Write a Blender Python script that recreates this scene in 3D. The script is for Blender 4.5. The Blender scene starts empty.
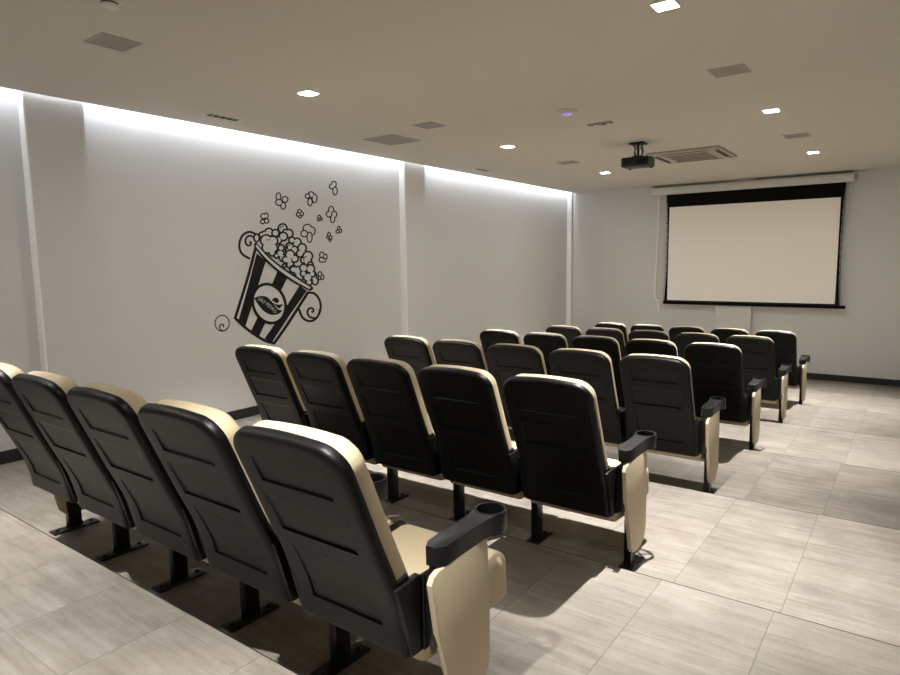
import bpy, bmesh, math, random
from mathutils import Vector, Matrix
random.seed(4)
SC = bpy.context.scene
C = SC.collection

# ------------------------------------------------------------------ place: survey numbers (metres)
YAW, PITCH, ROLL, FPX = -0.63299, -0.11759, -0.01238, 635.06
CAM = Vector((5.9446, 0.0, 1.5916))
E1, D, H = 1.4124, 1.6388, 0.0952          # first step edge, tier depth, step height
X0, P, LEG_O = 1.8502, 0.58, 0.237         # first standard, seat pitch, standard behind the edge
HC, B, SOFFIT, RW, RY = 2.983, 12.3554, 0.131, 6.95, -2.6
ZF = -5 * H

cp, sp = math.cos(PITCH), math.sin(PITCH)
FW = Vector((math.sin(YAW) * cp, math.cos(YAW) * cp, sp))
R0 = FW.cross(Vector((0, 0, 1))).normalized(); U0 = R0.cross(FW)
RT = R0 * math.cos(ROLL) + U0 * math.sin(ROLL); UP = -R0 * math.sin(ROLL) + U0 * math.cos(ROLL)
def ray(x, y): return FW + RT * ((x - 450) / FPX) - UP * ((y - 337.5) / FPX)
def wall_point(x, y, X=0.0):
    d = ray(x, y); return CAM + d * ((X - CAM.x) / d.x)

cam_d = bpy.data.cameras.new('camera'); cam = bpy.data.objects.new('camera', cam_d); C.objects.link(cam)
cam_d.sensor_width = 36; cam_d.lens = FPX / 900 * 36; cam_d.clip_start = 0.05
m3 = Matrix((RT, UP, -FW)).transposed()
cam.matrix_world = Matrix.Translation(CAM) @ m3.to_4x4()
SC.camera = cam

# ------------------------------------------------------------------ materials
def lin(c):
    return tuple(((v / 255) / 12.92 if v / 255 <= .04045 else ((v / 255 + .055) / 1.055) ** 2.4) for v in c) + (1,)
def mat(name, rgb, rough=.6, spec=.4, metal=0, noise=None, bump=None, sheen=0, coat=0):
    m = bpy.data.materials.new(name); m.use_nodes = True
    nt = m.node_tree; b = nt.nodes['Principled BSDF']
    b.inputs['Base Color'].default_value = lin(rgb); b.inputs['Roughness'].default_value = rough
    b.inputs['Specular IOR Level'].default_value = spec; b.inputs['Metallic'].default_value = metal
    b.inputs['Coat Weight'].default_value = coat
    tc = nt.nodes.new('ShaderNodeTexCoord')
    if noise:
        sc_, amt = noise
        n = nt.nodes.new('ShaderNodeTexNoise'); n.inputs['Scale'].default_value = sc_; n.inputs['Detail'].default_value = 4
        nt.links.new(tc.outputs['Object'], n.inputs['Vector'])
        mx = nt.nodes.new('ShaderNodeMix'); mx.data_type = 'RGBA'
        c = lin(rgb)
        mx.inputs[6].default_value = tuple(v * (1 - amt) for v in c[:3]) + (1,)
        mx.inputs[7].default_value = tuple(min(1, v * (1 + amt)) for v in c[:3]) + (1,)
        nt.links.new(n.outputs['Fac'], mx.inputs[0]); nt.links.new(mx.outputs[2], b.inputs['Base Color'])
    if bump:
        sc_, st = bump
        n = nt.nodes.new('ShaderNodeTexNoise'); n.inputs['Scale'].default_value = sc_; n.inputs['Detail'].default_value = 3
        nt.links.new(tc.outputs['Object'], n.inputs['Vector'])
        bp = nt.nodes.new('ShaderNodeBump'); bp.inputs['Strength'].default_value = st; bp.inputs['Distance'].default_value = .002
        nt.links.new(n.outputs['Fac'], bp.inputs['Height']); nt.links.new(bp.outputs['Normal'], b.inputs['Normal'])
    return m
def emit(name, rgb, strength):
    m = bpy.data.materials.new(name); m.use_nodes = True; nt = m.node_tree
    b = nt.nodes['Principled BSDF']; b.inputs['Base Color'].default_value = (.8, .8, .8, 1)
    b.inputs['Emission Color'].default_value = lin(rgb); b.inputs['Emission Strength'].default_value = strength
    return m

M = {}
M['wall'] = mat('wall_paint', (209, 209, 208), .85, .2, noise=(1.5, .015))
M['ceil'] = mat('ceiling_paint', (206, 202, 194), .9, .15, noise=(1.0, .01))
M['skirt'] = mat('dark_skirting', (36, 38, 40), .45, .4, noise=(8, .1))
M['shell'] = mat('charcoal_plastic', (7, 7, 7), .42, .2, bump=(700, .12))
M['black'] = mat('black_steel', (14, 14, 15), .35, .45, noise=(30, .1))
M['arm'] = mat('black_armrest_plastic', (17, 18, 20), .38, .35, bump=(500, .1))
M['cream'] = mat('cream_upholstery', (180, 165, 136), .55, .35, noise=(6, .04), bump=(160, .12))
M['creamp'] = mat('cream_panel_laminate', (190, 176, 148), .5, .35, noise=(4, .02))
M['white'] = mat('white_enamel', (222, 221, 216), .5, .4, noise=(5, .01))
M['grille'] = mat('grey_speaker_grille', (158, 152, 149), .8, .2, noise=(200, .15))
M['panelgrey'] = mat('grey_access_panel', (178, 172, 165), .85, .2, noise=(3, .03))
M['dark'] = mat('dark_recess', (22, 21, 20), .7, .2, noise=(20, .1))
M['vinyl'] = mat('black_vinyl', (12, 12, 12), .5, .3, noise=(20, .05))
M['screen'] = mat('matte_screen', (246, 243, 238), .9, .1, noise=(2, .005))
M['screenblack'] = mat('black_screen_border', (14, 14, 14), .8, .1, noise=(20, .05))
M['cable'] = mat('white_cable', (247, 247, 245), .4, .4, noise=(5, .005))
M['case'] = mat('screen_case_metal', (212, 213, 210), .4, .4, noise=(5, .02))
M['proj'] = mat('projector_black', (11, 11, 11), .4, .4, noise=(30, .1))
M['lens'] = mat('lens_glass', (8, 8, 14), .05, .8, noise=(4, .02))
M['lamp'] = emit('downlight_glow', (255, 250, 243), 350)
M['led'] = emit('cove_led', (236, 242, 255), 38)
M['blue'] = emit('blue_indicator', (90, 70, 255), 1.3)
M['red'] = emit('red_indicator', (255, 60, 50), 1.2)

def floor_material():
    m = bpy.data.materials.new('travertine_tile'); m.use_nodes = True; nt = m.node_tree; N = nt.nodes; L = nt.links
    b = N['Principled BSDF']; b.inputs['Roughness'].default_value = .5; b.inputs['Specular IOR Level'].default_value = .3
    g = N.new('ShaderNodeNewGeometry'); s = N.new('ShaderNodeSeparateXYZ'); L.new(g.outputs['Position'], s.inputs[0])
    def mth(op, a, bb=None):
        n = N.new('ShaderNodeMath'); n.operation = op
        for i, v in enumerate((a, bb)):
            if v is None: continue
            if isinstance(v, (int, float)): n.inputs[i].default_value = v
            else: L.new(v, n.inputs[i])
        return n.outputs[0]
    def joint(coord, off, period, w):      # 1 on the joint line
        f = mth('FRACT', mth('DIVIDE', mth('SUBTRACT', coord, off - period * 50 + w / 2), period))
        return mth('GREATER_THAN', f, 1 - w / period)
    jx = joint(s.outputs[0], 4.4985, .507, .0035)
    jy = joint(s.outputs[1], E1 + D - .516, D, .0032)
    # a tone of its own for every tile column / tier
    ix = mth('FLOOR', mth('DIVIDE', mth('SUBTRACT', s.outputs[0], 4.4985 - 25.35), .507))
    iy = mth('FLOOR', mth('DIVIDE', mth('SUBTRACT', s.outputs[1], E1 + D - .516 - D * 50), D))
    iy2 = mth('FLOOR', mth('DIVIDE', mth('SUBTRACT', s.outputs[1], E1 - D * 50), D))
    cv = N.new('ShaderNodeCombineXYZ'); L.new(ix, cv.inputs[0]); L.new(iy, cv.inputs[1]); L.new(iy2, cv.inputs[2])
    wn = N.new('ShaderNodeTexWhiteNoise'); wn.noise_dimensions = '3D'; L.new(cv.outputs[0], wn.inputs[0])
    # streaks along x, shifted for each tile
    off = N.new('ShaderNodeVectorMath'); off.operation = 'MULTIPLY_ADD'
    L.new(wn.outputs['Color'], off.inputs[0]); off.inputs[1].default_value = (9, 9, 9); L.new(g.outputs['Position'], off.inputs[2])
    mp = N.new('ShaderNodeMapping'); L.new(off.outputs[0], mp.inputs[0]); mp.inputs['Scale'].default_value = (1.6, 17, 1)
    n1 = N.new('ShaderNodeTexNoise'); L.new(mp.outputs[0], n1.inputs['Vector']); n1.inputs['Scale'].default_value = 1.3; n1.inputs['Detail'].default_value = 6; n1.inputs['Roughness'].default_value = .62; n1.inputs['Distortion'].default_value = .6
    n2 = N.new('ShaderNodeTexNoise'); L.new(off.outputs[0], n2.inputs['Vector']); n2.inputs['Scale'].default_value = 3.2; n2.inputs['Detail'].default_value = 7; n2.inputs['Roughness'].default_value = .65
    n3 = N.new('ShaderNodeTexNoise'); L.new(g.outputs['Position'], n3.inputs['Vector']); n3.inputs['Scale'].default_value = 90; n3.inputs['Detail'].default_value = 2
    t = mth('ADD', mth('ADD', mth('MULTIPLY', n1.outputs['Fac'], .55), mth('MULTIPLY', n2.outputs['Fac'], .5)), mth('MULTIPLY', n3.outputs['Fac'], .12))
    t = mth('ADD', t, mth('MULTIPLY', mth('SUBTRACT', wn.outputs['Value'], .5), .05))
    tier = mth('SUBTRACT', iy2, 50)          # alternate tiers darkened in the colour, for the weaker light between downlights
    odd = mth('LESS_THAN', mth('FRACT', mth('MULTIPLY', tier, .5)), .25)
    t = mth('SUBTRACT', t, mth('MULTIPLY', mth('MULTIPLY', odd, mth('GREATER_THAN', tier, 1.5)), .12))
    cr = N.new('ShaderNodeValToRGB'); L.new(t, cr.inputs[0]); e = cr.color_ramp.elements
    e[0].position = .36; e[0].color = lin((108, 101, 93)); e[1].position = .8; e[1].color = lin((161, 154, 146))
    k = e.new(.57); k.color = lin((135, 128, 119))
    mx = N.new('ShaderNodeMix'); mx.data_type = 'RGBA'; mx.inputs[7].default_value = lin((66, 60, 54))
    L.new(cr.outputs[0], mx.inputs[6]); L.new(mth('MULTIPLY', mth('MAXIMUM', jx, mth('MULTIPLY', jy, .5)), .6), mx.inputs[0])
    L.new(mx.outputs[2], b.inputs['Base Color'])
    bp = N.new('ShaderNodeBump'); bp.inputs['Strength'].default_value = .08; bp.inputs['Distance'].default_value = .002
    L.new(t, bp.inputs['Height']); L.new(bp.outputs['Normal'], b.inputs['Normal'])
    return m
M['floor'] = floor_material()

# ------------------------------------------------------------------ helpers
def obj(name, bm, m, parent=None, smooth=32):
    bmesh.ops.recalc_face_normals(bm, faces=bm.faces)
    if smooth:
        a = math.radians(smooth)
        for f in bm.faces: f.smooth = True
        for e in bm.edges:
            e.smooth = len(e.link_faces) == 2 and e.calc_face_angle(0) < a
    me = bpy.data.meshes.new(name); bm.to_mesh(me); bm.free()
    me.materials.append(M[m] if isinstance(m, str) else m)
    o = bpy.data.objects.new(name, me); C.objects.link(o)
    if parent: o.parent = parent
    return o
def thing(name, label, cat, loc=(0, 0, 0), group=None, rotz=0):
    o = bpy.data.objects.new(name, None); C.objects.link(o); o.empty_display_size = .1
    o.location = loc; o.rotation_euler = (0, 0, rotz)
    return tag(o, label, cat, group)
def tag(o, label, cat, group=None):
    o['label'] = label; o['category'] = cat
    if group: o['group'] = group
    return o
def struct(name, bm, m, smooth=0):
    o = obj(name, bm, m, None, smooth); o['kind'] = 'structure'; return o
def box(bm, x0, x1, y0, y1, z0, z1, bev=0, seg=2):
    vs = [bm.verts.new((x, y, z)) for z in (z0, z1) for x, y in ((x0, y0), (x1, y0), (x1, y1), (x0, y1))]
    fs = [bm.faces.new([vs[i] for i in q]) for q in ((3, 2, 1, 0), (4, 5, 6, 7), (0, 1, 5, 4), (1, 2, 6, 5), (2, 3, 7, 6), (3, 0, 4, 7))]
    if bev:
        es = list({e for f in fs for e in f.edges})
        bmesh.ops.bevel(bm, geom=es, offset=bev, segments=seg, profile=.5, affect='EDGES')
    return bm
def nbm(): return bmesh.new()
def boxm(*a, **k): return box(nbm(), *a, **k)
def prism(bm, pts, axis, a, b):
    """extrude a 2-D outline along an axis: axis 'x' takes (y,z), 'y' takes (x,z), 'z' takes (x,y)"""
    f = {'x': lambda p, h: (h, p[0], p[1]), 'y': lambda p, h: (p[0], h, p[1]), 'z': lambda p, h: (p[0], p[1], h)}[axis]
    lo = [bm.verts.new(f(p, a)) for p in pts]; hi = [bm.verts.new(f(p, b)) for p in pts]
    n = len(pts); caps = [bm.faces.new(lo), bm.faces.new(hi)]
    for i in range(n): bm.faces.new([lo[i], lo[(i + 1) % n], hi[(i + 1) % n], hi[i]])
    return caps
def tube(bm, pts, r, seg=8):
    pts = [Vector(p) for p in pts]; rings = []
    for i, p in enumerate(pts):
        t = (pts[min(i + 1, len(pts) - 1)] - pts[max(i - 1, 0)]).normalized()
        a = t.orthogonal().normalized() if i == 0 else (rings_a - t * rings_a.dot(t)).normalized()
        rings_a = a; bb = t.cross(a)
        rings.append([bm.verts.new(p + (a * math.cos(k * math.tau / seg) + bb * math.sin(k * math.tau / seg)) * r) for k in range(seg)])
    for A, Bq in zip(rings, rings[1:]):
        for k in range(seg): bm.faces.new([A[k], A[(k + 1) % seg], Bq[(k + 1) % seg], Bq[k]])
    bm.faces.new(rings[0]); bm.faces.new(rings[-1]); return bm
def lathe(bm, prof, cx=0, cy=0, seg=32, closed=False):
    rings = []
    for r, z in prof:
        rings.append([bm.verts.new((cx + r * math.cos(k * math.tau / seg), cy + r * math.sin(k * math.tau / seg), z)) for k in range(seg)])
    pairs = list(zip(rings, rings[1:])) + ([(rings[-1], rings[0])] if closed else [])
    for A, Bq in pairs:
        for k in range(seg): bm.faces.new([A[k], A[(k + 1) % seg], Bq[(k + 1) % seg], Bq[k]])
    if not closed: bm.faces.new(rings[0]); bm.faces.new(rings[-1])
    return bm
def spline(pts, n=12):
    pts = [Vector(p) for p in pts]; out = []
    for i in range(len(pts) - 1):
        p0, p1, p2, p3 = pts[max(i - 1, 0)], pts[i], pts[i + 1], pts[min(i + 2, len(pts) - 1)]
        for k in range(n):
            t = k / n
            out.append(.5 * ((2 * p1) + (p2 - p0) * t + (2 * p0 - 5 * p1 + 4 * p2 - p3) * t * t + (3 * p1 - p0 - 3 * p2 + p3) * t ** 3))
    out.append(pts[-1]); return out

class Curve:
    """a side profile (y, z) by arc length, with the forward normal"""
    def __init__(s, pts):
        s.p = spline([(a, b) for a, b in pts], 14); s.l = [0]
        for a, b in zip(s.p, s.p[1:]): s.l.append(s.l[-1] + (b - a).length)
        s.S = s.l[-1]
    def at(s, q):
        q = min(max(q, 0), s.S); i = 0
        while i < len(s.l) - 2 and s.l[i + 1] < q: i += 1
        f = (q - s.l[i]) / max(1e-9, s.l[i + 1] - s.l[i]); p = s.p[i].lerp(s.p[i + 1], f)
        a = s.p[max(i - 1, 0)]; b = s.p[min(i + 2, len(s.p) - 1)]; t = (b - a).normalized()
        return p, Vector((t.y, -t.x))
    def s_of_z(s, z):
        return min(range(len(s.p)), key=lambda i: abs(s.p[i].y - z)) and next(s.l[i] + (z - s.p[i].y) / (s.p[i + 1].y - s.p[i].y) * (s.l[i + 1] - s.l[i]) for i in range(len(s.p) - 1) if s.p[i].y <= z <= s.p[i + 1].y)

def slab(cv, W, rt, rb, th, eb, ef, cols, rows_extra=(), arch=0, recess=None, crown=0, front_seg=True):
    """rounded slab lofted along a profile: back face on the profile, front face th ahead of it"""
    bm = nbm(); S = cv.S; base = []
    for k in range(9):
        a = k / 8 * math.pi / 2
        base += [rb * (1 - math.cos(a)) * 1.0, S - rt * (1 - math.cos(a)) * 1.0]
    for r in (eb, ef):
        for k in range(5): base += [r * k / 4, S - r * k / 4]
    base += [S * k / 26 for k in range(27)] + list(rows_extra)
    rows = []
    for q in sorted(base):
        if not rows or q - rows[-1] > .0012: rows.append(q)
    rows[-1] = S
    for r in (eb, ef):
        for k in range(1, 5): cols = list(cols) + [W - r * (1 - math.cos(k / 4 * math.pi / 2)), -(W - r * (1 - math.cos(k / 4 * math.pi / 2)))]
    cs = []
    for c in sorted(list(cols) + [-W, W]):
        if not cs or c - cs[-1] > .0012: cs.append(c)
    cs[-1] = W
    def hw(q):
        if q > S - rt: return W - rt + math.sqrt(max(0, rt * rt - (q - (S - rt)) ** 2))
        if q < rb: return W - rb + math.sqrt(max(0, rb * rb - (rb - q) ** 2))
        return W
    def dist(x, q):
        r = rt if q > S / 2 else rb
        qx = abs(x) - (W - r); qy = abs(q - S / 2) - (S / 2 - r)
        return -(min(max(qx, qy), 0) + math.hypot(max(qx, 0), max(qy, 0)) - r)
    def eo(d, r): return 0 if d >= r else r - math.sqrt(max(0, r * r - (r - max(d, 0)) ** 2))
    def vert(x, q, front):
        d = dist(x, q)
        a = max(0, (q - (S - .3)) / .3) if arch else 0
        p, n = cv.at(q)
        t = cv.at(S)[0] - cv.at(S - .01)[0]
        sh = t.normalized() * (-arch * (x / W) ** 2 * a * a)
        T = th(q) if callable(th) else th
        if front: off = T - eo(d, ef) + (crown * (1 - (x / W) ** 2) * min(1, d / .08) if crown else 0)
        else: off = eo(d, eb) + (recess(x, q) if recess else 0)
        y, z = p + sh + n * off
        return bm.verts.new((x, y, z))
    G = [[[vert(c * hw(q) / W, q, f) for c in cs] for q in rows] for f in (0, 1)]
    nr, nc = len(rows), len(cs)
    for f in (0, 1):
        for i in range(nr - 1):
            for j in range(nc - 1): bm.faces.new([G[f][i][j], G[f][i][j + 1], G[f][i + 1][j + 1], G[f][i + 1][j]])
    for i in range(nr - 1):
        for j in (0, nc - 1): bm.faces.new([G[0][i][j], G[0][i + 1][j], G[1][i + 1][j], G[1][i][j]])
    for j in range(nc - 1):
        for i in (0, nr - 1): bm.faces.new([G[0][i][j], G[0][i][j + 1], G[1][i][j + 1], G[1][i][j]])
    return bm

# ------------------------------------------------------------------ the room
def tier_z(y):
    k = math.floor((y - E1) / D) + 1
    return -(min(max(k, 0), 6) - 1) * H
bm = nbm()
edges = [RY] + [E1 + k * D for k in range(6)] + [B]
prof = []
for k in range(7):
    z = -(k - 1) * H
    prof += [(edges[k], z), (edges[k + 1], z)]
prof += [(B, -.9), (RY, -.9)]
prism(bm, prof, 'x', 0, RW)
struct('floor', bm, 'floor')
for k in range(1, 7):            # thin dark strip along each step edge
    z = -(k - 2) * H
    y = edges[k]
    struct('trim_%d' % k, boxm(.014, RW - .014, y - .002, y + .002, z - .03, z + .0008), 'dark')
struct('ceiling', boxm(SOFFIT, RW, RY, B, HC, HC + .16), 'ceil')
struct('trim_10', boxm(-.1, SOFFIT, RY, B, HC + .13, HC + .16), 'white')     # top of the light cove
struct('trim_11', boxm(.104, .124, RY + .1, B - .02, HC + .112, HC + .13), 'led')
struct('wall_left', boxm(-.1, 0, RY, B, -.9, HC + .13), 'wall')
struct('wall_right', boxm(RW, RW + .1, RY, B, -.9, HC + .16), 'wall')
struct('wall_rear', boxm(-.1, RW + .1, RY - .1, RY, -.9, HC + .16), 'wall')
struct('wall_front', boxm(-.1, RW + .1, B, B + .1, -.9, HC + .16), 'wall')
n = 20
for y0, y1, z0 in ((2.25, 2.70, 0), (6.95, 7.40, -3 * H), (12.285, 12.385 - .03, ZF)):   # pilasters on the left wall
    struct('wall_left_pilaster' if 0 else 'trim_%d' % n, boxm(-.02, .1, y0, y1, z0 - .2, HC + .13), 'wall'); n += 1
    struct('trim_%d' % n, boxm(0, .1, y0 - .012, y0 - .0005, z0 + .106, HC + .1), 'cable'); n += 1     # white strip added so the return face looks more brightly lit
struct('trim_30', boxm(3.0, 3.6, B - .09, B + .02, ZF, HC), 'wall')           # pier behind the screen
bm = nbm()
for k in range(7):
    z = -(k - 1) * H
    box(bm, 0, .014, edges[k], edges[k + 1], z - (H if k < 6 else 0) * 0, z + .105)
struct('baseboard_left', bm, 'skirt')
struct('baseboard_front', boxm(.1, RW, B - .014, B, ZF, ZF + .105), 'skirt')
bm = nbm()
for k in range(7):
    z = -(k - 1) * H
    box(bm, RW - .014, RW, edges[k], edges[k + 1], z, z + .105)
struct('baseboard_right', bm, 'skirt')

# ------------------------------------------------------------------ chairs (local: x across, y towards the screen, origin on the floor under the seat centre, y = 0 at the standards)
SH = Curve([(-.223, .335), (-.246, .48), (-.294, .60), (-.350, .726), (-.436, .93), (-.505, 1.090)])
sz = SH.s_of_z
PAN = [(1.006, .908, .166), (.856, .716, .178), (.655, .434, .168)]
def shell_recess(x, q):
    for zt, zb, w in PAN:
        a, b = sz(zt), sz(zb)
        if b - 1e-4 <= q <= a + 1e-4 and abs(x) <= w + 1e-4:
            inx = 1 if abs(x) <= w - .0035 else 0
            if q <= b + 1e-4: return 0
            return inx * (.002 + .0055 * min(1, (a - q) / (a - b))) if q < a - .003 else 0
    return 0
ex = []
for zt, zb, w in PAN: ex += [sz(zt), sz(zt) - .004, sz(zb), sz(zb) + .005]
cols = []
for w in (.166, .178, .168): cols += [w, w - .004, -w, -(w - .004)]
cols += [-.12, -.08, -.04, 0, .04, .08, .12, .2, -.2]
s6 = sz(.60)
def shell_t(q): return .042 + (.045 * min(1, max(0, (s6 - q) / .012)))

def part_back_shell(root):
    bm = slab(SH, .253, .085, .012, shell_t, .022, .006, cols, ex + [s6, s6 - .012], arch=.022, recess=shell_recess)
    o = obj('back_shell', bm, 'shell', root, 40)
    for sg in (-1, 1):          # the shell's lower side wings step out past the upholstery
        bm = nbm(); prism(bm, [(-.280, .600), (-.252, .52), (-.226, .42), (-.208, .347), (-.118, .347), (-.128, .44), (-.150, .55), (-.160, .606)], 'x', sg * .238, sg * .266)
        bmesh.ops.bevel(bm, geom=list(bm.edges), offset=.004, segments=2, profile=.5, affect='EDGES')
        obj('side_wing', bm, 'shell', root)
    return o
def part_back_cushion(root):
    pts = []
    for z in (.50, .60, .726, .93, 1.074):
        p, nn = SH.at(sz(z)); pts.append(tuple(p + nn * .034))
    cv = Curve(pts)
    bm = slab(cv, .243, .085, .03, .078, .01, .034, [-.2, -.13, -.07, 0, .07, .13, .2], arch=.018, crown=.012)
    return obj('back_cushion', bm, 'cream', root, 50)
def part_seat(root):
    cv = Curve([(.398, .292), (.32, .288), (.15, .286), (-.02, .285), (-.155, .292)])
    bm = slab(cv, .268, .03, .05, lambda q: .180 - .06 * min(1, q / .56) * .6, .02, .03, [-.2, -.13, -.07, 0, .07, .13, .2], crown=.01)
    return obj('seat_cushion', bm, 'cream', root, 50)
def part_leg(root, x):
    leg = obj('leg', boxm(x - .021, x + .021, -.038, .038, .008, .60, bev=.004), 'black', root)
    bm = boxm(x - .042, x + .042, -.13, .13, 0, .011, bev=.003)
    for y in (-.098, .098): lathe(bm, [(.011, .0105), (.011, .017), (.006, .02)], x, y, 12)
    for y in (-.05, .05):
        prism(bm, [(y, .01), (y + (.03 if y < 0 else -.03), .01), (y + (.014 if y < 0 else -.014), .07)], 'x', x - .003, x + .003)
    pl = obj('foot_plate', bm, 'black', leg)
    return leg
def part_bracket(root, x, sgn, inner=False):
    """hinge plates that join the standard to the shell"""
    bm = boxm(x - .02, x + .02, -.15, .40 if inner else .14, .36, .455 if inner else .60, bev=.004)  # inner plate lengthened forward to stop light falling through the seat gap
    if inner: box(bm, x - .02, x + .02, -.15, .14, .40, .60, bev=.004)
    for dx in (.021, .012): box(bm, x - sgn * (dx + .006) - .003, x - sgn * (dx + .006) + .003, -.16, -.07, .35, .605, bev=.001, seg=1)
    prism(bm, [(-.15, .58), (-.02, .58), (.05, .63), (.0, .64), (-.075, .635), (-.13, .63)], 'x', x - .012, x + .012)
    return obj('hinge_bracket', bm, 'black', root)
TILT = Matrix.Rotation(math.radians(1.6), 4, 'X')
def part_armrest(root, x):
    yc, rc, th = .352, .056, .066
    out = [(.020, 0), (.038, .032), (.0385, .10), (.039, .22), (.041, .27), (.047, .305), (.0540, .332)]
    a0 = math.atan2(.332 - yc, .0540)
    arc = [(rc * math.cos(a), yc + rc * math.sin(a)) for a in [a0 + (-math.pi - 2 * a0) * k / 14 for k in range(1, 14)]]
    pts = out + arc + [(-a, b) for a, b in out[::-1]]
    bm = nbm(); caps = prism(bm, pts, 'z', -th, 0)
    es = [e for e in caps[1].edges if not (abs(math.hypot(sum(v.co.x for v in e.verts) / 2, sum(v.co.y for v in e.verts) / 2 - yc) - rc) < .002)]
    bmesh.ops.bevel(bm, geom=es, offset=.005, segments=2, profile=.5, affect='EDGES')
    T = Matrix.Translation((x, -.140, .696)) @ TILT
    bmesh.ops.transform(bm, matrix=T, verts=bm.verts)
    arm = obj('armrest', bm, 'arm', root)
    bm = nbm()
    lathe(bm, [(.0500, .001), (.0535, .002), (.0575, .0015), (.0595, -.002), (.0585, -.074), (.0565, -.078), (.0470, -.078), (.0480, -.072)], 0, yc, 40, closed=True)
    for k in range(4):             # open spokes at the bottom
        a = math.pi / 4 + k * math.pi / 2; ca, sa = math.cos(a), math.sin(a)
        q = [(.004 * -sa, .004 * ca), (.05 * ca - .006 * sa, .05 * sa + .006 * ca), (.05 * ca + .006 * sa, .05 * sa - .006 * ca), (.004 * sa, -.004 * ca)]
        prism(bm, [(px, yc + py) for px, py in q], 'z', -.077, -.073)
    lathe(bm, [(.012, -.0775), (.012, -.0725)], 0, yc, 16)
    bmesh.ops.transform(bm, matrix=T, verts=bm.verts)
    obj('cup_holder', bm, 'arm', arm)
    return arm
def part_panel(root, x, sgn):
    pts = [(-.184, .592), (-.170, .615), (-.145, .625), (.115, .645), (.138, .630), (.150, .40), (.152, .19), (.138, .145), (.11, .115), (.065, .096), (-.015, .094), (-.052, .106), (-.078, .135), (-.103, .25), (-.148, .40)]
    pts = [tuple(v) for v in pts]
    bm = nbm(); prism(bm, pts, 'x', x + sgn * .014, x + sgn * .036)
    es = [e for e in bm.edges if abs(e.verts[0].co.x - e.verts[1].co.x) < 1e-5]
    bmesh.ops.bevel(bm, geom=es, offset=.004, segments=2, profile=.5, affect='EDGES')
    
    return obj('end_panel', bm, 'creamp', root)

def make_chair(first=False, last=False):
    t = thing('cinema_chair', 'x', 'chair')
    part_back_shell(t); part_back_cushion(t); part_seat(t)
    part_leg(t, -P / 2); part_bracket(t, -P / 2, -1 if first else 1, not first); part_armrest(t, -P / 2)
    if first: part_panel(t, -P / 2 + .022, -1)
    if last:
        part_leg(t, P / 2); part_bracket(t, P / 2, 1); part_armrest(t, P / 2); part_panel(t, P / 2, 1)
    return t
def dup(root):
    r = root.copy(); C.objects.link(r)
    for ch in list(root.children):
        c = ch.copy(); C.objects.link(c); c.parent = r
        for g in list(ch.children):
            d = g.copy(); C.objects.link(d); d.parent = c
    return r
ROWS = ['in the nearest row', 'in the second row from the camera', 'in the third row from the camera', 'in the fourth row from the camera',
        'in the fifth row from the camera', 'in the front row nearest the screen']
SEATS = ['cream cinema chair at the left wall end ', 'cream cinema chair, second from left wall ', 'cream cinema chair, middle seat ',
         'cream cinema chair, second from the aisle ', 'cream cinema chair at the aisle end ']
protos = {0: make_chair(first=True), 1: make_chair(), 4: make_chair(last=True)}
used = set()
for r in range(6):
    for s in range(5):
        key = s if s in (0, 4) else 1
        c = protos[key] if key not in used else dup(protos[key])
        used.add(key)
        c.location = (X0 + (s + .5) * P, E1 + r * D + LEG_O, -r * H)
        c['label'] = 'black-backed ' + SEATS[s] + ROWS[r]
        c['category'] = 'chair'; c['group'] = 'cinema chairs in six rows'

# ------------------------------------------------------------------ lamps
LIGHT_W = 980
def downlight(x, y, label, gain=1):
    t = thing('ceiling_downlight', label, 'light', (x, y, HC), 'square ceiling downlights')
    bm = nbm()
    for a in ((-.07, .07, -.07, -.058), (-.07, .07, .058, .07), (-.07, -.058, -.058, .058), (.058, .07, -.058, .058)): box(bm, *a, -.006, 0)
    obj('trim_frame', bm, 'white', t, 0)
    obj('lens', boxm(-.058, .058, -.058, .058, -.004, 0), 'lamp', t, 0)
    l = bpy.data.lights.new('downlight_lamp', 'SPOT'); l.energy = LIGHT_W * gain; l.spot_size = math.radians(75); l.spot_blend = 1
    l.shadow_soft_size = .018; l.color = (1, .975, .94)
    lo = bpy.data.objects.new('downlight_lamp', l); C.objects.link(lo); lo.location = (0, 0, -.012); lo.parent = t
for i, y in enumerate((.55, 3.68, 6.83, 9.83)):
    for j, x in enumerate((1.84, 4.74)):
        row = ['behind the nearest row of chairs', 'nearest to the camera in view', 'halfway to the screen', 'closest to the screen'][i]
        downlight(x, y, 'lit square ceiling downlight on the %s side, %s' % (('left', 'right')[j], row), (.62, .8)[j] if i == 0 else (1, 1, 1, 1.25)[i])

# ------------------------------------------------------------------ ceiling fittings
def speaker(x, y, label):
    t = thing('ceiling_speaker', label, 'speaker', (x, y, HC), 'square ceiling speakers')
    bm = nbm(); w = .125
    for a in ((-w, w, -w, -w + .008), (-w, w, w - .008, w), (-w, -w + .008, -w + .008, w - .008), (w - .008, w, -w + .008, w - .008)): box(bm, *a, -.006, 0)
    obj('frame', bm, 'panelgrey', t, 0)
    obj('grille', boxm(-.117, .117, -.117, .117, -.005, 0), 'grille', t, 0)
speaker(1.81, 2.12, 'square grey ceiling speaker above the left end of the nearest chair row')
speaker(4.73, 5.21, 'square grey ceiling speaker at right, before the middle right downlight')
speaker(1.84, 5.28, 'small square grey ceiling speaker beside the larger ceiling access panel')
speaker(4.74, 8.39, 'square grey ceiling speaker at right between the two far right downlights')
speaker(1.85, 8.47, 'square grey ceiling speaker at left, between middle and far left downlights')
t = thing('ceiling_hatch', 'large square grey access panel in the ceiling near the left wall', 'ceiling panel', (1.045, 5.61, HC))
obj('hatch_door', boxm(-.23, .23, -.25, .25, -.004, 0), 'grille', t, 0)
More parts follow.
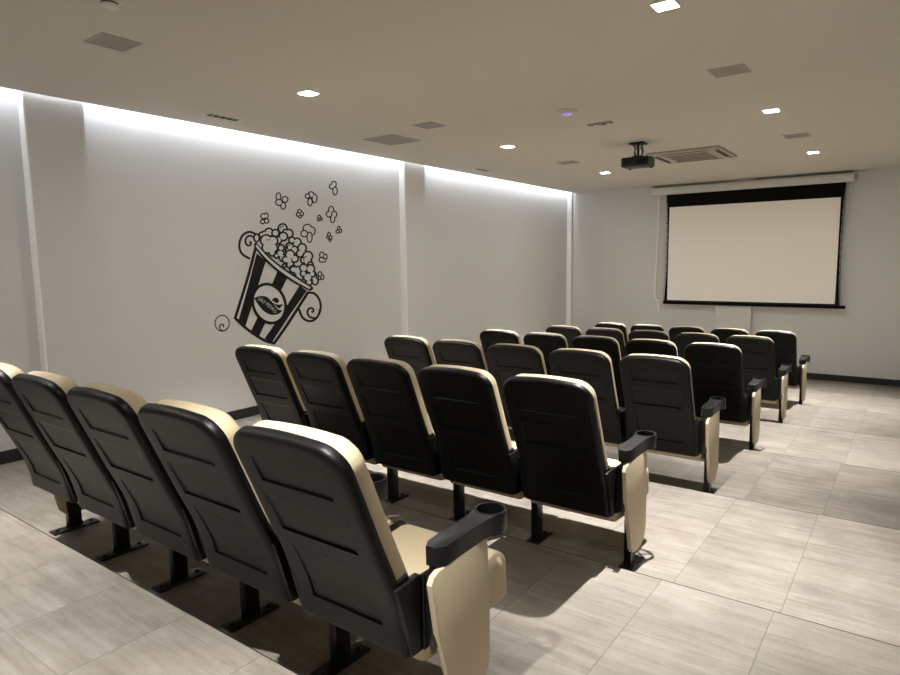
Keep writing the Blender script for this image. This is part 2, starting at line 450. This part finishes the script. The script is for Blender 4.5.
bm = nbm()
for a in ((-.24, .24, -.262, -.25), (-.24, .24, .25, .262), (-.24, -.23, -.25, .25), (.23, .24, -.25, .25)): box(bm, *a, -.006, 0)
obj('frame', bm, 'ceil', t, 0)
for x, y, lab in ((.56, 3.755, 'dark slotted air vent in the ceiling near the striped bucket decal'), (.52, 8.28, 'small dark slotted air vent in the ceiling beyond the access panel, by left wall')):
    t = thing('slot_vent', lab, 'vent', (x, y, HC), 'slotted ceiling vents')
    bm = nbm()
    for a in ((-.065, .065, -.19, -.165), (-.065, .065, .165, .19), (-.065, -.048, -.165, .165), (.048, .065, -.165, .165)): box(bm, *a, -.006, 0)
    obj('frame', bm, 'white', t, 0)
    obj('opening', boxm(-.048, .048, -.165, .165, -.002, 0), 'dark', t, 0)
    for k in range(4):
        yy = -.11 + k * .073
        obj('louvre', boxm(-.048, .048, yy - .004, yy + .004, -.005, -.002), 'panelgrey', t, 0)
t = thing('smoke_detector', 'round grey smoke detector on the ceiling at the top edge', 'smoke detector', (2.445, 1.79, HC))
obj('base', lathe(nbm(), [(.001, 0), (.056, 0), (.056, -.014), (.05, -.02), (.001, -.02)], 0, 0, 32), 'white', t)
obj('chamber', lathe(nbm(), [(.001, -.018), (.042, -.018), (.042, -.03), (.001, -.03)], 0, 0, 32), 'dark', t)
obj('dome', lathe(nbm(), [(.001, -.028), (.045, -.028), (.043, -.038), (.03, -.046), (.001, -.048)], 0, 0, 32), 'white', t)
t = thing('ceiling_access_point', 'round white wireless access point with a blue light on the ceiling', 'access point', (3.22, 5.6, HC))
obj('body', lathe(nbm(), [(.001, 0), (.098, 0), (.1, -.012), (.085, -.026), (.04, -.032), (.001, -.033)], 0, 0, 40), 'ceil', t)
obj('status_light', lathe(nbm(), [(.030, -.0325), (.042, -.0315), (.042, -.0335), (.030, -.0345)], 0, 0, 40, closed=True), 'blue', t)
t = thing('ceiling_sensor', 'slim grey ceiling sensor bar with a red indicator light', 'sensor', (3.25, 6.3, HC))
obj('housing', boxm(-.125, .125, -.035, .035, -.018, 0, bev=.005), 'grille', t)
obj('red_indicator', lathe(nbm(), [(.009, -.017), (.009, -.021), (.005, -.023)], -.05, 0, 14), 'red', t)
obj('window', boxm(.02, .055, -.028, .028, -.020, -.017), 'dark', t, 0)
obj('button', lathe(nbm(), [(.011, -.017), (.011, -.021), (.005, -.023)], .09, 0, 14), 'white', t)

t = thing('ceiling_air_conditioner', 'white square ceiling air conditioner cassette behind the projector', 'air conditioner', (3.43, 8.93, HC))
obj('fascia', boxm(-.46, .46, -.48, .48, -.03, 0, bev=.012), 'panelgrey', t)
for a in ((-.30, .30, -.395, -.365), (-.30, .30, .365, .395), (-.395, -.365, -.30, .30), (.365, .395, -.30, .30)):
    obj('air_slot', boxm(*a, -.033, -.028), 'dark', t, 0)
bm = boxm(-.27, .27, -.27, .27, -.036, -.03)
for k in range(12):
    y = -.25 + k * .0455; box(bm, -.255, .255, y - .006, y + .006, -.042, -.036)
obj('intake_grille', bm, 'grille', t, 0)
for a in ((-.415, -.405, -.44, .44), (.405, .415, -.44, .44)):
    obj('flap_edge', boxm(*a, -.033, -.028), 'dark', t, 0)

PJ = (3.165, 7.64)
t = thing('projector', 'black projector hanging from the ceiling on a short bracket', 'projector', (PJ[0], PJ[1], HC))
obj('ceiling_plate', boxm(-.085, .085, -.085, .085, -.022, 0, bev=.004), 'black', t)
bm = nbm()
for sx in (-.035, .035):
    tube(bm, [(sx * 1.6, -.02, -.02), (sx, .0, -.06), (sx * 1.4, .015, -.11), (sx * 1.1, .0, -.17)], .009)
    tube(bm, [(sx * .8, .05, -.02), (sx * 1.5, .03, -.09), (sx * .9, .04, -.17)], .006)
tube(bm, [(0, 0, -.02), (0, 0, -.16)], .016, 12)
box(bm, -.06, .06, -.05, .05, -.175, -.155, bev=.003)
obj('mount_bracket', bm, 'black', t)
bm = boxm(-.165, .165, -.125, .125, -.285, -.175, bev=.014)
obj('body', bm, 'proj', t)
bm = nbm()
for k in range(7): box(bm, -.14 + k * .018, -.131 + k * .018, -.1275, -.124, -.25, -.21)
obj('rear_vents', bm, 'dark', t, 0)
obj('port_panel', boxm(.02, .14, -.1275, -.124, -.262, -.205), 'dark', t, 0)
bm = lathe(nbm(), [(.001, -.02), (.036, -.02), (.036, .03), (.028, .032), (.026, .02), (.001, .02)], 0, 0, 28)
bmesh.ops.transform(bm, matrix=Matrix.Translation((.085, .125, -.228)) @ Matrix.Rotation(-math.pi / 2, 4, 'X'), verts=bm.verts)
obj('lens', bm, 'lens', t)
for sx in (-.13, .13): obj('foot', lathe(nbm(), [(.012, -.284), (.012, -.294), (.009, -.297)], sx, .09, 14), 'dark', t)

# ------------------------------------------------------------------ projection screen on the front wall
YS = B - .12
ks = YS / B
def sx(x): return CAM.x + (x - CAM.x) * ks
def szz(z): return CAM.z + (z - CAM.z) * ks
t = thing('projection_screen', 'white pull-down projection screen with black border on the far wall', 'screen', (0, YS, 0))
xl, xr, zb, zt = sx(2.085), sx(4.865), szz(.822), szz(2.577)
top = szz(2.83)
def edge_off(f): return .022 + .035 * abs(2 * f - 1) ** 2.2
nn = 28
left = [(xl - edge_off(k / nn) - .004, zb - .02 + (top - zb + .02) * k / nn) for k in range(nn + 1)]
right = [(xr + edge_off(k / nn) + .004, zb - .02 + (top - zb + .02) * k / nn) for k in range(nn + 1)]
bm = nbm(); prism(bm, right + left[::-1], 'y', -.002, .002)
obj('black_border', bm, 'screenblack', t, 0)
obj('screen_fabric', boxm(xl, xr, -.0045, -.002, zb, zt), 'screen', t, 0)
obj('weight_bar', boxm(sx(2.01), sx(5.02), -.018, .018, szz(.745), szz(.80), bev=.006), 'screenblack', t)
prof = [(-.058, -.05), (-.064, 0), (-.058, .045), (-.035, .068), (.035, .068), (.07, .05), (.07, -.06), (.03, -.072), (-.035, -.068)]
bm = nbm(); zc = szz(2.885); prism(bm, [(a, b + zc) for a, b in prof], 'x', sx(1.75), sx(5.02))
case = obj('case', bm, 'case', t, 20)
for xa, xb in ((sx(1.735), sx(1.75)), (sx(5.02), sx(5.035))):
    bm = nbm(); prism(bm, [(a * 1.08, b * 1.06 + zc) for a, b in prof], 'x', xa, xb); obj('end_cap', bm, 'case', case, 20)
for xx in (sx(1.705), sx(5.036)): obj('wall_bracket', boxm(xx, xx + .03, -.03, .12, zc - .02, zc + .05), 'panelgrey', case, 0)
for s_, xx in ((-1, xl), (1, xr)):
    bm = tube(nbm(), [(xx + s_ * .072, 0, zb - .02), (xx + s_ * .05, 0, zb + .6), (xx + s_ * .048, 0, zb + 1.0), (xx + s_ * .055, 0, zb + 1.5), (xx + s_ * .062, 0, top)], .003, 6)
    for k in range(14):
        f = .06 + k / 15; z = zb + (top - zb) * f
        box(bm, min(xx + s_ * .02, xx + s_ * .052), max(xx + s_ * .02, xx + s_ * .052), -.002, .002, z - .006, z + .006)
    obj('tension_cord', bm, 'screenblack', t, 0)
cz = [(sx(1.865), szz(2.80)), (sx(1.86), szz(2.2)), (sx(1.845), szz(1.5)), (sx(1.832), szz(.95)), (sx(1.85), szz(.86)), (sx(1.905), szz(.76)), (sx(1.91), szz(.60))]
bm = tube(nbm(), [(p.x, .03, p.y) for p in spline(cz, 5)], .011)
obj('power_cable', bm, 'cable', t)

# ------------------------------------------------------------------ popcorn decal on the left wall (flat vinyl; drawn in the wall plane)
dec = thing('wall_decal', 'black popcorn bucket decal with flying popcorn on the left wall', 'wall decal', wall_point(268, 342))
ORG = Vector(dec.location)
lay = [0]
def wp(x, y, X): return wall_point(x, y, X) - ORG
def A(p): return (210 + p[0] / 5.192, 220 + p[1] / 5.192)
def Z2(p): return (250 + p[0] / 6.75, 175 + p[1] / 6.75)
def flat(bm, pts, X, th=.0012):
    lo = [bm.verts.new(wp(x, y, X) - Vector((th, 0, 0))) for x, y in pts]; hi = [bm.verts.new(wp(x, y, X)) for x, y in pts]
    bm.faces.new(hi)
    for i in range(len(pts)): bm.faces.new([lo[i], lo[(i + 1) % len(pts)], hi[(i + 1) % len(pts)], hi[i]])
def stroke(bm, pts, w, X, closed=False, taper=False, n=6):
    pts = [Vector(p) for p in pts]
    sp_ = spline(pts + ([pts[0]] if closed else []), n)
    L_, R_ = [], []
    m = len(sp_)
    for i, p in enumerate(sp_):
        a = sp_[i - 1 if i else (m - 2 if closed else 0)]; b = sp_[i + 1 if i < m - 1 else (1 if closed else m - 1)]
        t_ = (b - a).normalized(); q = Vector((-t_.y, t_.x)) * (w / 2 * (1 if not taper else (.45 + .55 * math.sin(math.pi * min(1, i / (m - 1) * 1.0)))))
        L_.append(p + q); R_.append(p - q)
    vl = [bm.verts.new(wp(p.x, p.y, X)) for p in L_]; vr = [bm.verts.new(wp(p.x, p.y, X)) for p in R_]
    for i in range(m - 1): bm.faces.new([vl[i], vl[i + 1], vr[i + 1], vr[i]])
def ell(cx, cy, rx, ry, ang=0, n=28):
    ca, sa = math.cos(ang), math.sin(ang)
    return [(cx + rx * math.cos(k * math.tau / n) * ca - ry * math.sin(k * math.tau / n) * sa, cy + rx * math.cos(k * math.tau / n) * sa + ry * math.sin(k * math.tau / n) * ca) for k in range(n)]
def decal(name, bm, m, parent=dec): return obj(name, bm, m, parent, 0)
def lobes(name, lst, conv, w):
    """popcorn drawn lobe over lobe: black rim disc, wall-coloured disc on top"""
    global LX
    kb, kw = nbm(), nbm()
    for l in lst:
        cx, cy, rx = l[:3]; ry = l[3] if len(l) > 3 else rx; an = l[4] if len(l) > 4 else 0
        flat(kb, [conv(p) for p in ell(cx, cy, rx, ry, an)], LX, .0003)
        flat(kw, [conv(p) for p in ell(cx, cy, rx - w, ry - w, an)], LX + .0002, .0002)
        LX += .0005
    o = decal(name, kb, 'vinyl'); decal('fill', kw, 'wall', o)
    return o
# bucket
bm = nbm()
X1 = .0015
stroke(bm, [A(p) for p in ((237, 144), (200, 285), (165, 400), (130, 512))], 2.9, X1)
stroke(bm, [A(p) for p in ((128, 506), (180, 556), (240, 600), (290, 628), (334, 640))], 2.9, X1)
stroke(bm, [A(p) for p in ((330, 644), (390, 560), (450, 468), (510, 374))], 2.9, X1)
decal('bucket_outline', bm, 'vinyl')
for q in (((243, 172), (290, 214), (236, 385), (184, 556), (146, 530), (195, 355)), ((350, 266), (400, 304), (325, 455), (253, 608), (211, 582), (285, 425)), ((466, 340), (502, 368), (410, 500), (322, 634), (284, 616), (378, 478))):
    bm = nbm(); flat(bm, [A(p) for p in q], X1 + .0003); decal('stripe', bm, 'vinyl')
# rim
LX = .0025
TOP = [(240, 116), (300, 180), (370, 238), (450, 292), (530, 344)]
BOT = [(518, 368), (430, 322), (350, 268), (284, 210), (232, 146)]
# popcorn heap, back to front
heap = [[(45, 425, 24, 32)], [(78, 402, 22), (98, 396, 24), (128, 388, 34)], [(220, 360, 36)], [(262, 395, 34), (240, 385, 24)],
        [(172, 392, 30), (225, 415, 34), (190, 440, 30)],
        [(110, 442, 44), (155, 445, 38), (158, 492, 34), (120, 490, 44), (150, 525, 28)],
        [(283, 440, 27), (318, 452, 32), (305, 485, 34)], [(268, 482, 30), (300, 505, 30), (255, 510, 22)],
        [(352, 492, 34), (338, 530, 30), (358, 520, 26)], [(210, 492, 27), (205, 530, 30), (222, 560, 30), (178, 545, 22)],
        [(390, 548, 38), (362, 575, 26), (390, 585, 32)],
        [(270, 538, 36), (240, 572, 28), (302, 565, 30), (272, 605, 30), (262, 575, 30)], [(232, 612, 18)],
        [(408, 605, 24), (425, 680, 30, 36), (440, 715, 26, 32)],
        [(292, 635, 30), (325, 648, 36), (330, 690, 34)],
        [(362, 628, 32), (408, 634, 34), (420, 668, 26), (390, 690, 34), (360, 665, 26), (398, 725, 26)]]
def kernel_group(lst, conv, w, kb, kw):
    global LX
    for l in lst: flat(kb, [conv(p) for p in ell(l[0], l[1], l[2], l[3] if len(l) > 3 else l[2])], LX, .0003); LX += .00002
    LX += .0002
    for l in lst: flat(kw, [conv(p) for p in ell(l[0], l[1], l[2] - w, (l[3] if len(l) > 3 else l[2]) - w)], LX, .0002); LX += .00002
    LX += .0002
kb, kw = nbm(), nbm()
for g_ in heap: kernel_group(g_, Z2, 12, kb, kw)
hp = decal('popcorn_heap', kb, 'vinyl'); decal('fill', kw, 'wall', hp)
for cx, cy, r_, a0, a1 in ((222, 368, 22, 3.3, 5.0), (270, 488, 17, 2.6, 5.2), (292, 638, 18, 2.6, 5.4), (385, 572, 22, 2.6, 4.6), (172, 398, 14, 1.0, 2.6), (120, 425, 14, .6, 2.2)):
    bm = nbm(); stroke(bm, [Z2((cx + r_ * math.cos(a0 + (a1 - a0) * k / 6), cy + r_ * math.sin(a0 + (a1 - a0) * k / 6))) for k in range(7)], .9, LX + .0002, n=3)
    decal('kernel_line', bm, 'vinyl', hp)
bm = nbm(); X3 = LX + .0006
flat(bm, [A(p) for p in [tuple(v) for v in spline(TOP, 5)] + [(537, 352), (532, 364)] + [tuple(v) for v in spline(BOT, 5)] + [(228, 132), (231, 120)]], X3, .0003)
rim = decal('bucket_rim', bm, 'vinyl')
bm = nbm()
TI = [(243, 127), (300, 192), (370, 250), (450, 304), (524, 351)]; BI = [(514, 358), (434, 312), (356, 258), (292, 200), (240, 141)]
flat(bm, [A(p) for p in [tuple(v) for v in spline(TI, 5)] + [tuple(v) for v in spline(BI, 5)] + [(238, 133)]], X3 + .0003, .0002)
decal('fill', bm, 'wall', rim)
# clear gap below the rim is wall, so popcorn that would hang below it is hidden by the rim only
# emblem
EA = math.atan2(.94, .36)
bm = nbm(); flat(bm, [A(p) for p in ell(307, 434, 111, 90, EA, 48)], X3, .0003); emb = decal('emblem', bm, 'vinyl')
bm = nbm(); flat(bm, [A(p) for p in ell(307, 434, 96, 75, EA, 48)], X3 + .0003, .0002); decal('emblem_fill', bm, 'wall', emb)
bm = nbm()
lf = [tuple(v) for v in spline([(229, 405), (258, 395), (292, 398), (318, 420), (340, 448), (355, 464), (376, 470)], 5)] + [tuple(v) for v in spline([(376, 472), (350, 490), (312, 491), (276, 470), (248, 436), (230, 406)], 5)][:-1]
flat(bm, [A(p) for p in lf], X3 + .0006, .0002); decal('emblem_leaf', bm, 'vinyl', emb)
bm = nbm()
hd = [(322 + 0, 418)] + [(340 + 18 * math.cos(a), 421 + 18 * math.sin(a)) for a in [math.pi * 1.0 + k * math.pi * 1.12 / 12 for k in range(13)]] + [(345, 432)]
flat(bm, [A(p) for p in hd], X3 + .0006, .0002)
flat(bm, [A(p) for p in [(324, 428), (340, 437), (358, 440), (381, 436), (370, 450), (361, 461), (348, 452)]], X3 + .0006, .0002)
decal('emblem_ball', bm, 'vinyl', emb)
def lettering(txt, cx, cy, size, angle, X):
    cu = bpy.data.curves.new('lettering', 'FONT'); cu.body = txt; cu.size = 1; cu.align_x = 'CENTER'; cu.align_y = 'CENTER'; cu.resolution_u = 2
    to = bpy.data.objects.new('lettering', cu); C.objects.link(to)
    me = bpy.data.meshes.new_from_object(to.evaluated_get(bpy.context.evaluated_depsgraph_get()))
    bpy.data.objects.remove(to)
    ca, sa = math.cos(angle), math.sin(angle)
    for v in me.vertices:
        u, w = v.co.x * size, -v.co.y * size * 1.15 + .0016 * (v.co.x * size) ** 2
        v.co = wp(*A((cx + u * ca - w * sa, cy + u * sa + w * ca)), X)
    me.materials.clear(); me.materials.append(M['wall'])
    o = bpy.data.objects.new('lettering', me); C.objects.link(o); o.parent = emb
bpy.context.view_layer.update()
lettering('SÃO PEDRO', 300, 440, 22, math.radians(38), X3 + .0008)
# curls
bm = nbm(); stroke(bm, [A(p) for p in ((246, 78), (205, 62), (168, 82), (152, 130), (165, 174), (208, 202))], 2.3, X1)
stroke(bm, [A(p) for p in ((240, 112), (222, 86), (198, 84), (184, 104), (190, 128), (206, 132), (213, 118), (204, 112))], 2.0, X1 + .0002); decal('curl', bm, 'vinyl')
bm = nbm(); stroke(bm, [A(p) for p in ((508, 376), (545, 384), (570, 420), (573, 468), (550, 512), (515, 525), (480, 506), (462, 462))], 2.3, X1)
stroke(bm, [A(p) for p in ((572, 460), (556, 505), (522, 505), (506, 484), (512, 462), (530, 458), (538, 472), (527, 480))], 2.0, X1 + .0002); decal('curl', bm, 'vinyl')
bm = nbm(); stroke(bm, [A(p) for p in ell(63, 536, 37, 41, 0, 12)], 1.1, X1, closed=True)
stroke(bm, [A(p) for p in ((92, 560), (76, 575), (56, 570), (50, 552), (60, 541), (72, 548), (66, 556))], 1.3, X1 + .0002); decal('curl', bm, 'vinyl')
# flying popcorn
fly = [[(192, 145, 17, 24, .2), (236, 165, 20), (196, 185, 22, 20), (224, 208, 17, 22, .2)],
       [(412, 133, 20), (436, 158, 17, 28, -.4), (405, 183, 16, 24, .3), (388, 142, 16)],
       [(566, 62, 17, 20, .3), (553, 78, 18, 17), (574, 108, 16, 26, .2)],
       [(90, 278, 18), (110, 275, 14, 20), (112, 310, 16), (85, 315, 15)],
       [(334, 246, 14), (348, 262, 14), (326, 266, 14), (338, 280, 12)],
       [(468, 285, 11, 14), (480, 296, 10), (464, 301, 11)],
       [(548, 238, 18, 26), (534, 264, 20), (568, 266, 18, 22), (558, 296, 16, 24, .2)],
       [(600, 358, 10, 14), (608, 376, 13), (592, 382, 13)],
       [(533, 405, 11, 18), (544, 424, 11, 16), (526, 420, 11), (540, 440, 10)],
       [(388, 362, 28), (420, 378, 20, 26), (366, 396, 22), (402, 420, 18, 32)],
       [(485, 540, 16, 20), (508, 552, 14, 18), (482, 572, 17), (500, 576, 14)],
       [(472, 670, 14, 18), (488, 690, 13, 16), (470, 695, 11, 14)]]
for lst in fly:
    LX = .0012
    kb, kw = nbm(), nbm()
    big = [(l[0], l[1]) + tuple(v * 1.2 for v in l[2:4]) for l in lst]
    kernel_group(big[:2], Z2, 8.5, kb, kw); kernel_group(big[2:], Z2, 8.5, kb, kw)
    o = decal('popcorn_piece', kb, 'vinyl'); decal('fill', kw, 'wall', o)

# ------------------------------------------------------------------ world and view
w = bpy.data.worlds.new('world'); SC.world = w; w.use_nodes = True
w.node_tree.nodes['Background'].inputs[0].default_value = (.5, .5, .5, 1); w.node_tree.nodes['Background'].inputs[1].default_value = .02
vs = SC.view_settings; vs.view_transform = 'Standard'; vs.look = 'None'; vs.gamma = 1; vs.use_curve_mapping = False; vs.exposure = .2
SC.cycles.use_denoising = True
SC.cycles.max_bounces = 10; SC.cycles.diffuse_bounces = 6
SC.cycles.sample_clamp_indirect = 6
